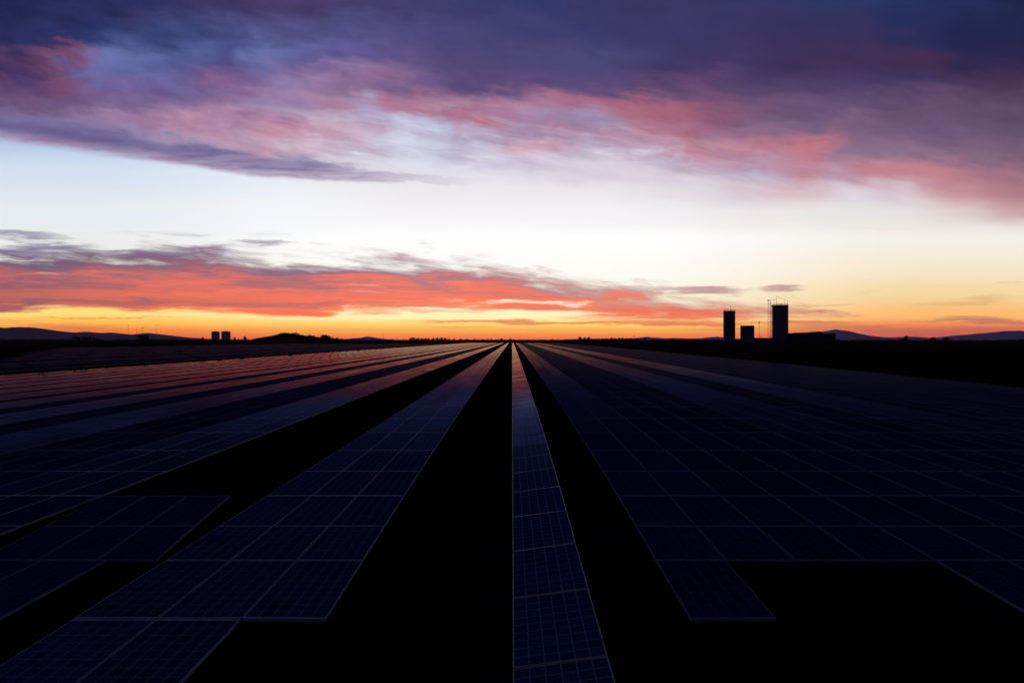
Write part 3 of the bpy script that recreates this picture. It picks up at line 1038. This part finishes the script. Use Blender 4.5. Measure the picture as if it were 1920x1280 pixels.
for px, top, kd in ((497, 630.3, 1), (505, 629, 1), (511, 627.8, 4), (517, 626.4, 1), (523, 624.6, 0), (528, 623.2, 1), (533, 622.8, 4), (538, 622.9, 1), (542, 623.4, 0), (550, 622.6, 2), (555, 622.6, 0),
                    (561, 626, 1), (567, 627, 4), (573, 628.4, 1), (580, 626.8, 0), (585, 627.4, 2), (591, 628.8, 3), (596, 629, 3), (601, 628.6, 3), (606, 626.8, 0), (611, 626.8, 1), (616, 629, 2),
                    (624, 632, 1), (632, 632.2, 4), (640, 633.8, 1), (486, 632.6, 4)):
    base = knoll(px) + 0.8
    if kd != 3:
        for dx, dt in ((-2.6, 1.1), (2.9, 0.9)):
            plant_tree(rnd.choice((1, 4)), px + dx + rnd.uniform(-0.6, 0.6), min(top + dt + rnd.uniform(0, 0.9), knoll(px + dx) - 0.6), knoll(px + dx) + 2.2, 1100 + rnd.uniform(-14, 14), 'small dark tree on the wooded knoll left of the panel rows', KG, 1.25)
    lab = 'small conical tree on the right shoulder of the wooded knoll' if kd == 3 else 'small dark tree on the wooded knoll left of the panel rows'
    plant_tree(kd, px, top, max(base, top + 3.2), 1100 + rnd.uniform(-8, 8), lab, KG, 1.15)
TG = 'trees along the far field edge'
for px, top, kd in ((770, 632.0, 1), (776, 631.8, 4), (783, 632.8, 1), (790, 633, 4), (797, 632.8, 1), (804, 633.2, 4), (812, 632.6, 1), (820, 632.2, 4), (827, 631.8, 1), (834, 632.6, 4), (842, 633.6, 1), (852, 634.4, 4), (863, 634, 1),
                    (875, 634.8, 4), (890, 634.6, 1), (905, 635, 4), (922, 634.8, 1), (940, 633.6, 1), (956, 634.8, 4)):
    plant_tree(kd, px, top, 639.5, 1000 + rnd.uniform(-20, 20), 'low bushy tree in the tree belt behind the far end of the left rows', 'trees in the belt behind the left rows')
for px, top, kd, lab in ((1087.5, 630.8, 0, 'left tree of the small clump of three right of the vanishing point'), (1096, 631.4, 1, 'broad middle tree of the small clump of three right of the vanishing point'),
                         (1104, 631, 0, 'right tree of the small clump of three right of the vanishing point')):
    plant_tree(kd, px, top, 639.5, 1000, lab, 'clump of three trees', 1.1)
for px, top, kd in ((1131, 634.2, 4), (1138, 633.2, 1), (1146, 631.9, 1), (1152, 633, 4), (1161, 632.3, 0), (1167, 632.6, 0), (1174, 633.6, 4), (1182, 633.6, 1), (1194, 633, 4), (1210, 634, 1)):
    plant_tree(kd, px, top, 639.5, 1000 + rnd.uniform(-15, 15), 'low dark tree in the broken line between the clump of three and the silos', 'trees in the broken line left of the silos')
plant_tree(1, 1699, 628.6, 641, 620, 'rounded dark tree standing alone on the open field right of the warehouse', TG, 1.0)
plant_tree(4, 1750, 631, 640, 800, 'very low tree below the gap between the mountain and the right-hand ridge', TG)
plant_tree(4, 1776, 631.6, 640, 800, 'very low tree just left of the foot of the right-hand ridge', TG)
for px, top, kd in ((139, 630.6, 4), (146, 630, 1), (154, 630.4, 4), (161, 629.6, 1), (169, 630.6, 4), (176, 631.6, 1)):
    plant_tree(kd, px, top, 637.5, 900 + rnd.uniform(-15, 15), 'dark tree in the clump below the small pointed hill on the far left', 'trees in the clump on the far left')
plant_tree(1, 380, 631.2, 637.5, 1000, 'round dark tree just left of the pair of pale towers', TG)
plant_tree(1, 459, 629.8, 637.5, 1000, 'round dark tree between the pair of pale towers and the wooded knoll', TG)
plant_tree(4, 440, 631.6, 637.5, 1000, 'flat dark tree just right of the pair of pale towers', TG)
for p in protos:
    for c in list(p.children):
        bpy.data.objects.remove(c)
    bpy.data.objects.remove(p)

# low hedges merging into one dark line along the horizon
hb = MB()
rnd = random.Random(33)
px = -120
while px < 2040:
    d = rnd.uniform(1080, 1400)
    x, y, z = at(px, 637, d)
    hgt = rnd.uniform(2.6, 4.6)
    leaf_cloud(hb, x, y, zg(d) + hgt * 0.5, rnd.uniform(4, 9), 4, hgt * 0.6, 20, 0.9, rnd)
    px += rnd.uniform(2.0, 4.5)
tag(hb.build('treeline', M_LEAF), 'dark low line of far hedges and trees along the horizon', 'treeline', kind='stuff')

# small bushes along the lane on the left
bp = [bush_proto(41), bush_proto(42), bush_proto(43)]
for i, px in enumerate((85, 131, 141, 152, 206, 225, 270, 325, 331, 366, 375, 411, 455, 489, 525, 545, 567, 595, 615, 636, 651, 672, 687, 700, 706, 717, 727, 736, 748, 761, 775, 790, 806)):
    row = 637 + (960 - px) * 3.2 / 46.5
    d = dist_at(row)
    o = copy_tree(bp[i % 3])
    o.location = (fan(-46.5, d), d, zg(d))
    s = random.uniform(1.3, 1.75)
    o.scale = (s * 0.7, s * 0.7, s * 0.9)
    o.rotation_euler = (0, 0, random.uniform(0, 6.28))
    tag(o, 'small dark bush in the lane behind the outermost shiny row on the left', 'bush', 'bushes dotted along the lane on the left')
for p in bp:
    for c in list(p.children):
        bpy.data.objects.remove(c)
    bpy.data.objects.remove(p)

# ------------------------------------------------------------------ silos and sheds on the right
D = 600.0
TS = 1.5
K = D / F             # metres per photo pixel there
GZ = zg(D)


def X(px):
    return (px - 960) * K


def Z(py):
    return CAMZ - (py - 637) * K


def railing(parent, r, z, h, n=20, name='railing'):
    mb = MB()
    for k in range(n):
        a = 2 * PI * k / n
        mb.tube([(r * math.cos(a), r * math.sin(a), z - 0.1), (r * math.cos(a), r * math.sin(a), z + h)], 0.06, 5)
    for zz in (z + h, z + h * 0.55):
        mb.tube([(r * math.cos(2 * PI * k / 32), r * math.sin(2 * PI * k / 32), zz) for k in range(33)], 0.05, 5, cap=False)
    return mb.build(name, M_DARK, parent)


def silo(px, r_px, top, label):
    o = empty('silo', (X(px), D, GZ))
    tag(o, label, 'silo', 'silos on the right')
    r = r_px * K
    zt = Z(top) - GZ
    mb = MB()
    prof = []
    n = 26
    for k in range(n):
        z = -0.4 + (zt + 0.4) * k / n
        prof += [(r, z + 0.05), (r, z + (zt + 0.4) / n - 0.06), (r + 0.06, z + (zt + 0.4) / n - 0.02)]
    prof.append((r, zt))
    mb.lathe(prof, 48)
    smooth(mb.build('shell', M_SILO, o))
    return o, r, zt


s1, r1, z1 = silo(1367.4, 10.6, 584.0, 'slimmer cylindrical silo standing apart on the left, lamp mast on its roof')
mb = MB()
mb.lathe([(r1 + 0.12, z1 - 0.5), (r1 + 0.12, z1 + 0.1), (r1 - 0.3, z1 + 0.28), (0.3, z1 + 0.5)], 48)
mb.build('roof', M_DARK, s1)
railing(s1, r1 - 0.1, z1 + 0.1, 1.3, 18)
ms = MB()
mx = X(1370) - X(1367.4)
ms.tube([(mx, 0, z1 + 0.3), (mx, 0, Z(572.8) - GZ)], 0.11, 6, r1=0.06)
ms.tube([(mx - 0.9, 0, Z(574.6) - GZ), (mx + 0.5, 0, Z(575.2) - GZ)], 0.07, 5)
mo = ms.build('mast', M_DARK, s1)
for dx, py in ((-9.4, 577.2), (-6.6, 577.6), (8.6, 577.6)):
    lm = MB()
    lx = dx * K
    sx = math.copysign(min(abs(lx), r1 - 0.2), lx)
    lm.tube([(sx, 0, z1 + 0.3), (lx, 0, Z(py + 0.6) - GZ)], 0.05, 5)
    lm.hexa([(lx - 0.3, -0.2, Z(py + 0.5) - GZ), (lx + 0.3, -0.2, Z(py + 0.5) - GZ), (lx + 0.3, 0.2, Z(py + 0.5) - GZ), (lx - 0.3, 0.2, Z(py + 0.5) - GZ),
             (lx - 0.22, -0.14, Z(py - 0.2) - GZ), (lx + 0.22, -0.14, Z(py - 0.2) - GZ), (lx + 0.22, 0.14, Z(py - 0.2) - GZ), (lx - 0.22, 0.14, Z(py - 0.2) - GZ)])
    lm.build('floodlight', M_DARK, s1)
ld = MB()
for sx in (-0.25, 0.25):
    ld.tube([(sx, -r1 - 0.3, 0), (sx, -r1 - 0.3, z1 + 0.9)], 0.05, 5)
for k in range(56):
    z = 0.4 + k * 0.36
    if z < z1:
        ld.tube([(-0.25, -r1 - 0.3, z), (0.25, -r1 - 0.3, z)], 0.03, 4)
for k in range(6):
    z = 1 + k * 3.4
    ld.tube([(0, -r1 - 0.3, z), (0, -r1 + 0.1, z)], 0.04, 4)
ld.build('ladder', M_STEEL, s1)

s2, r2, z2 = silo(1463.2, 13.7, 573.6, 'tallest and widest cylindrical silo, with railed roof and slanting stay, beside the lattice hoist')
mb = MB()
mb.lathe([(r2 + 0.05, z2 - 0.6), (r2 + 0.2, z2 - 0.45), (r2 + 0.2, z2 + 0.55), (r2 - 0.2, z2 + 0.62), (r2 * 0.4, z2 + 0.9)], 48)
mb.build('roof', M_DARK, s2)
railing(s2, r2 - 0.05, z2 + 0.55, 1.4, 22)
ms = MB()
cx = 1463.2
ms.tube([((1455.6 - cx) * K, 0, z2 + 0.6), ((1455.6 - cx) * K, 0, Z(555) - GZ)], 0.12, 6, r1=0.07)
ms.build('mast', M_DARK, s2)
ms = MB()
ms.tube([((1455.6 - cx) * K, 0, Z(555.6) - GZ), ((1476.5 - cx) * K, 0, Z(563.4) - GZ)], 0.06, 5)
ms.build('stay', M_DARK, s2)
for px, py in ((1451, 562), (1471.5, 561.5), (1476.4, 562.8)):
    ms = MB()
    ms.tube([((px - cx) * K, 0, z2 + 0.5), ((px - cx) * K, 0, Z(py) - GZ)], 0.08, 5)
    ms.build('pole', M_DARK, s2)
ms = MB()
for px in (1457, 1459.5, 1462, 1464.5, 1467):
    ms.tube([((px - cx) * K, 0.3, z2 + 0.6), ((px - cx) * K, 0.3, Z(569.0) - GZ)], 0.09, 5)
for zz in (Z(569.2) - GZ, Z(570.6) - GZ):
    ms.tube([((1457 - cx) * K, 0.3, zz), ((1467 - cx) * K, 0.3, zz)], 0.09, 5)
ms.build('conveyor_frame', M_DARK, s2)
ms = MB()
ms.box((1446.2 - cx) * K, (1451 - cx) * K, -1.6, 1.6, Z(574.6) - GZ, Z(572.6) - GZ)
ms.build('side_platform', M_DARK, s2)

# lattice hoist left of the tall silo
lt = empty('lattice_hoist', (X(1443.5), D, GZ))
tag(lt, 'thin lattice hoist frame reaching up the left side of the tallest silo', 'hoist')
hx = [(1440.2 - 1443.5) * K, (1444.8 - 1443.5) * K]
tops = Z(563) - GZ
mb = MB()
for h, w, t in ((hx[0], 0.045, tops), (hx[1], 0.08, Z(564.5) - GZ)):
    for yy in (-0.7, 0.7):
        mb.tube([(h, yy, 0), (h, yy, t)], w, 6)
mb.build('upright', M_DARK, lt)
mb = MB()
nb = 16
for k in range(nb):
    z = 0.6 + (tops - 1.4) * k / nb
    zz = 0.6 + (tops - 1.4) * (k + 1) / nb
    for yy in (-0.7, 0.7):
        mb.tube([(hx[0], yy, z), (hx[1], yy, z)], 0.03, 4)
        a, b = (hx[0], hx[1]) if k % 2 else (hx[1], hx[0])
        mb.tube([(a, yy, z), (b, yy, zz)], 0.02, 4)
mb.build('bracing', M_DARK, lt)
mb = MB()
mb.tube([((1447.4 - 1443.5) * K, 0, 0), ((1447.4 - 1443.5) * K, 0, Z(574) - GZ)], 0.24, 8)
mb.build('drop_pipe', M_DARK, lt)
mb = MB()
mb.tube([((1438.5 - 1443.5) * K, 0, Z(563.0) - GZ), ((1455.4 - 1443.5) * K, 0, Z(562.0) - GZ)], 0.1, 6)
mb.box((1439 - 1443.5) * K, (1443.5 - 1443.5) * K, -0.5, 0.5, Z(563.9) - GZ, Z(562.4) - GZ)
mb.build('jib', M_DARK, lt)

# square bin between the silos
o = empty('square_bin', (X(1401.2), D, GZ), -math.atan((1401.2 - 960) / F))
tag(o, 'squat square storage bin between the two cylindrical silos', 'silo')
hw = 12.2 * K
zt = Z(611.2) - GZ
mb = MB()
n = 10
for k in range(n):
    za, zb = -0.3 + (zt + 0.3) * k / n, -0.3 + (zt + 0.3) * (k + 1) / n
    mb.box(-hw, hw, -hw, hw, za, zb - 0.08)
    if k < n - 1:
        mb.box(-hw + 0.05, hw - 0.05, -hw + 0.05, hw - 0.05, zb - 0.08, zb)
mb.build('shell', M_SILO, o)
mb = MB()
mb.hexa([(-hw - 0.15, -hw - 0.15, zt), (hw + 0.15, -hw - 0.15, zt), (hw + 0.15, hw + 0.15, zt), (-hw - 0.15, hw + 0.15, zt),
         (-hw + 0.6, -hw + 0.6, zt + 0.45), (hw - 0.6, -hw + 0.6, zt + 0.45), (hw - 0.6, hw - 0.6, zt + 0.45), (-hw + 0.6, hw - 0.6, zt + 0.45)])
mb.build('roof', M_DARK, o)

# mast with platform between bin and tall silo
o = empty('lamp_mast', (X(1421.3), D - 3, GZ))
tag(o, 'thin mast with a small crow-nest platform between the square bin and the tallest silo', 'mast')
mb = MB()
mb.tube([(0, 0, 0), (0, 0, Z(600.3) - GZ)], 0.14, 7, r1=0.07)
mb.build('pole', M_DARK, o)
mb = MB()
for k in range(8):
    a = 2 * PI * k / 8
    mb.tube([(0.12 * math.cos(a), 0.12 * math.sin(a), Z(606.5) - GZ), (0.75 * math.cos(a), 0.75 * math.sin(a), Z(604) - GZ)], 0.05, 4)
mb.lathe([(0.8, Z(604.4) - GZ), (0.8, Z(603.8) - GZ)], 16)
mb.build('platform', M_DARK, o)
bsh = bush_proto(77)
bsh.location = (X(1424.3), D - 4, Z(634))
bsh.scale = (1.3, 1.3, 2.2)
tag(bsh, 'scraggy bush on the low shed at the foot of the thin mast', 'bush')
bsh = bush_proto(78)
bsh.location = (X(1381), D - 3, GZ)
bsh.scale = (1.4, 1.4, 4.2)
tag(bsh, 'tall thin bush between the slimmer silo and the square bin', 'bush')

for i, (pa, pb, lab) in enumerate((((1408.5, 603.2), (1440, 602.0), 'upper thin cable from above the square bin to the lattice hoist'),
                                   ((1421, 606.0), (1440, 606.6), 'lower short cable from the thin mast to the lattice hoist'))):
    mb = MB()
    pts = []
    for k in range(9):
        t = k / 8
        px, py = pa[0] + (pb[0] - pa[0]) * t, pa[1] + (pb[1] - pa[1]) * t
        pts.append((X(px), D - 1, Z(py) - 0.5 * math.sin(PI * t)))
    mb.tube(pts, 0.035, 5)
    if i == 0:
        mb.tube([(X(1408.5), D - 1, Z(611.0) + 0.4), (X(1408.5), D - 1, Z(602.6))], 0.05, 5)
    tag(mb.build('overhead_cable', M_DARK), lab, 'cable', 'cables between the silos')

# low shed and long warehouse
o = empty('low_shed', (X(1428), D - 2, GZ))
tag(o, 'low flat shed at the feet of the mast and lattice hoist', 'shed')
mb = MB()
mb.box((1407 - 1428) * K, (1449 - 1428) * K, -2.5, 4, -0.3, Z(634.0) - GZ)
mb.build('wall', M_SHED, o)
mb = MB()
mb.box((1406.4 - 1428) * K, (1449.6 - 1428) * K, -2.8, 4.3, Z(634.0) - GZ, Z(633.2) - GZ)
mb.build('roof', M_SILO, o)
mb = MB()
for k in range(3):
    mb.box((1412 - 1428 + 12 * k) * K, (1418 - 1428 + 12 * k) * K, -2.54, -2.5, 0.0, Z(636.2) - GZ)
    mb.build('door', M_DARK, o)
    mb = MB()

W0 = 1522.0
o = empty('warehouse', (X(W0) * (D - 5.0) / D, D + 2, GZ))
tag(o, 'long low dark warehouse with a stepped roof right of the tallest silo', 'warehouse')


def wx(px):
    return (px - W0) * K * (D - 5.0) / D


mb = MB()
mb.box(wx(1470), wx(1567.2), -7, 9, -0.3, Z(626.2) - GZ)
mb.build('wall', M_SHED, o)
mb = MB()


def roof_prism(prof, y0, y1):
    zb = Z(626.2) - GZ
    n = len(prof)
    base = len(mb.v)
    for yy in (y0, y1):
        for px, py in prof:
            mb.v.append((wx(px), yy, zb))
        for px, py in prof:
            mb.v.append((wx(px), yy, Z(py) - GZ))
    off = 2 * n
    for k in range(n - 1):
        a = base + k
        mb.f += [(a, a + 1, a + n + 1, a + n), (a + off + 1, a + off, a + off + n, a + off + n + 1), (a + n, a + n + 1, a + off + n + 1, a + off + n), (a + 1, a, a + off, a + off + 1)]
        mb.m += [0] * 4
    mb.f += [(base, base + n, base + off + n, base + off), (base + n - 1 + n, base + n - 1, base + off + n - 1, base + off + 2 * n - 1)]
    mb.m += [0, 0]


roof_prism([(1469.6, 624.6), (1500, 624.4), (1502.5, 623.4), (1508, 623.2), (1524, 624.2), (1531, 622.4), (1536.5, 621.4), (1541.5, 621.6), (1543, 624.8), (1567.8, 624.9)], -7.3, 9.3)
mb.build('roof', M_SHED, o)
for k in range(5):
    mb = MB()
    xa = 1482 + 17 * k
    mb.box(wx(xa), wx(xa + 8), -7.06, -7.0, 0.0, 3.4)
    mb.build('door', M_DARK, o)
for k in range(6):
    mb = MB()
    xa = 1493 + 12 * k
    mb.box(wx(xa), wx(xa + 2.4), -7.05, -7.0, 4.3, 5.2)
    mb.build('window', M_DARK, o)

TS = 1.0
# ------------------------------------------------------------------ far left: pair of towers, hut, aerials
DT = 1500.0
KT = DT / F
for px0, px1, top, lab in ((397.2, 411.2, 621.6, 'left block of the pair of pale towers on the horizon'), (415.8, 431.6, 621.4, 'right, slightly wider block of the pair of pale towers on the horizon')):
    xc = (px0 + px1) / 2
    o = empty('tower_block', ((xc - 960) * KT, DT, zg(DT)), math.atan((960 - xc) / F))
    tag(o, lab, 'building', 'pair of tower blocks')
    hw = (px1 - px0) / 2 * KT
    zt = CAMZ - (top - 637) * KT - zg(DT)
    mb = MB()
    mb.box(-hw, hw, -8, 8, -1, zt)
    for k in range(3):
        mb.box(-hw + 0.8 + k * (2 * hw - 1.6) / 3, -hw + 0.4 + (k + 1) * (2 * hw - 1.6) / 3, -8.5, -8.0, 0, zt - 0.8)
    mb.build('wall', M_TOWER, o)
    mb = MB()
    mb.box(-hw * 0.55, hw * 0.4, -4, 4, zt, zt + 0.8)
    mb.box(-hw * 0.25, hw * 0.05, -2, 2, zt + 0.8, zt + 1.5)
    for k in range(5):
        mb.box(-hw + k * hw * 0.46, -hw + k * hw * 0.46 + 1.2, -8, -7, zt, zt + 0.7)
    mb.build('roof_house', M_TOWER, o)
    for k in range(6):
        for j in range(3):
            mb = MB()
            xx = -hw + (j + 0.5) * 2 * hw / 3 - 0.9
            mb.box(xx, xx + 1.8, -8.56, -8.5, 2 + k * 3.0, 3.6 + k * 3.0)
            mb.build('window', M_DARK, o)

DA = 900.0
KA = DA / F
o = empty('hut', ((269 - 960) * KA, DA, zg(DA)), math.atan((960 - 269) / F))
tag(o, 'small flat-roofed hut between the aerial masts on the far left', 'hut')
mb = MB()
mb.box(-6.4, 6.6, -4, 4, -0.5, CAMZ - (629.4 - 637) * KA - zg(DA))
mb.build('wall', M_SHED, o)
zt = CAMZ - (629.4 - 637) * KA - zg(DA)
mb = MB()
mb.box(-6.8, 1.5, -4.3, 4.3, zt, zt + 1.0)
mb.box(1.5, 7.0, -4.3, 4.3, zt, zt + 0.4)
mb.build('roof', M_DARK, o)

for px, top, kind, lab in ((240.3, 609.4, 'yagi', 'tall aerial mast left of the hut, short fins at its top'), (256, 615.6, 'thin', 'short thin aerial mast just left of the hut roof'),
                           (266.6, 613.4, 'yagi', 'short aerial mast with tilted fins above the hut'), (292.6, 608.8, 'arm', 'tall aerial mast right of the hut with a long arm at its top'),
                           (139, 618.5, 'thin', 'faint slender mast above the tree clump on the far left'), (719, 627, 'thin', 'tiny lone mast between the wooded knoll and the tree belt'),
                           (976.5, 629, 'thin', 'tiny mast just right of the vanishing point'), (957.5, 632.4, 'arm', 'tiny cross-armed pole right at the vanishing point'),
                           (1188, 629.4, 'yagi', 'small bushy-topped mast in the broken tree line left of the silos'), (1716, 626.4, 'thin', 'left mast of the two slim masts right of the lone rounded tree'),
                           (1721.5, 627.8, 'thin', 'right mast of the two slim masts right of the lone rounded tree')):
    x0 = (px - 960) * KA
    o = empty('aerial_mast', (x0, DA, zg(DA)))
    tag(o, lab, 'mast', 'masts along the horizon')
    zt = CAMZ - (top - 637) * KA - zg(DA)
    mb = MB()
    mb.tube([(0, 0, 0), (0, 0, zt)], 0.2 if top < 620 else 0.16, 6, r1=0.12)
    mb.build('pole', M_DARK, o)
    mb = MB()
    if kind == 'yagi':
        mb.tube([(-0.6, 0, zt - 0.4), (1.9, 0, zt - 1.0)], 0.12, 5)
        for k in range(4):
            xx = -0.4 + k * 0.65
            mb.tube([(xx, -0.8, zt - 0.5 - k * 0.12), (xx, 0.8, zt - 0.5 - k * 0.12)], 0.06, 4)
            mb.tube([(xx, 0, zt - 1.2 - k * 0.12), (xx, 0, zt + 0.1 - k * 0.12)], 0.07, 4)
        mb.build('aerial', M_DARK, o)
    elif kind == 'arm':
        s = min(1.0, zt / 20)
        mb.tube([(-2.0 * s, 0, zt - 0.3), (5.2 * s, 0, zt - 0.1)], 0.14, 5)
        for k in range(5):
            mb.tube([((-1.8 + k * 1.7) * s, 0, zt - 0.9), ((-1.8 + k * 1.7) * s, 0, zt + 0.3)], 0.07, 4)
        mb.build('aerial', M_DARK, o)

# ------------------------------------------------------------------ evening haze
hm = bpy.data.materials.new('evening_haze')
hm.use_nodes = True
hm.node_tree.nodes.clear()
T = Tree(hm.node_tree)
pv = T.new('ShaderNodeVolumePrincipled')
pv.inputs['Color'].default_value = (0.80, 0.76, 0.95, 1.0)
pv.inputs['Density'].default_value = HAZE
pv.inputs['Anisotropy'].default_value = 0.3
ho = T.new('ShaderNodeOutputMaterial')
hm.node_tree.links.new(pv.outputs[0], ho.inputs['Volume'])
mb = MB()
mb.box(-9500, 9500, -100, 12500, -4, 190)
tag(mb.build('haze', hm), kind='stuff')

# ------------------------------------------------------------------ camera and view
build_world()
sc = bpy.context.scene
cam = bpy.data.cameras.new('camera')
co = bpy.data.objects.new('camera', cam)
COL.objects.link(co)
cam.sensor_width = 36.0
cam.lens = F / 1920.0 * 36.0
cam.clip_start = 0.1
cam.clip_end = 40000.0
co.location = (0, 0, CAMZ)
co.rotation_euler = (PI / 2 - math.atan(3.0 / F), 0, 0)
sc.camera = co
sc.view_settings.view_transform = 'Standard'
sc.view_settings.look = 'None'
sc.view_settings.exposure = 0.0
sc.view_settings.gamma = 1.0
sc.view_settings.use_curve_mapping = False
sc.cycles.max_bounces = 4
sc.cycles.diffuse_bounces = 2
sc.cycles.glossy_bounces = 3
sc.cycles.use_denoising = True
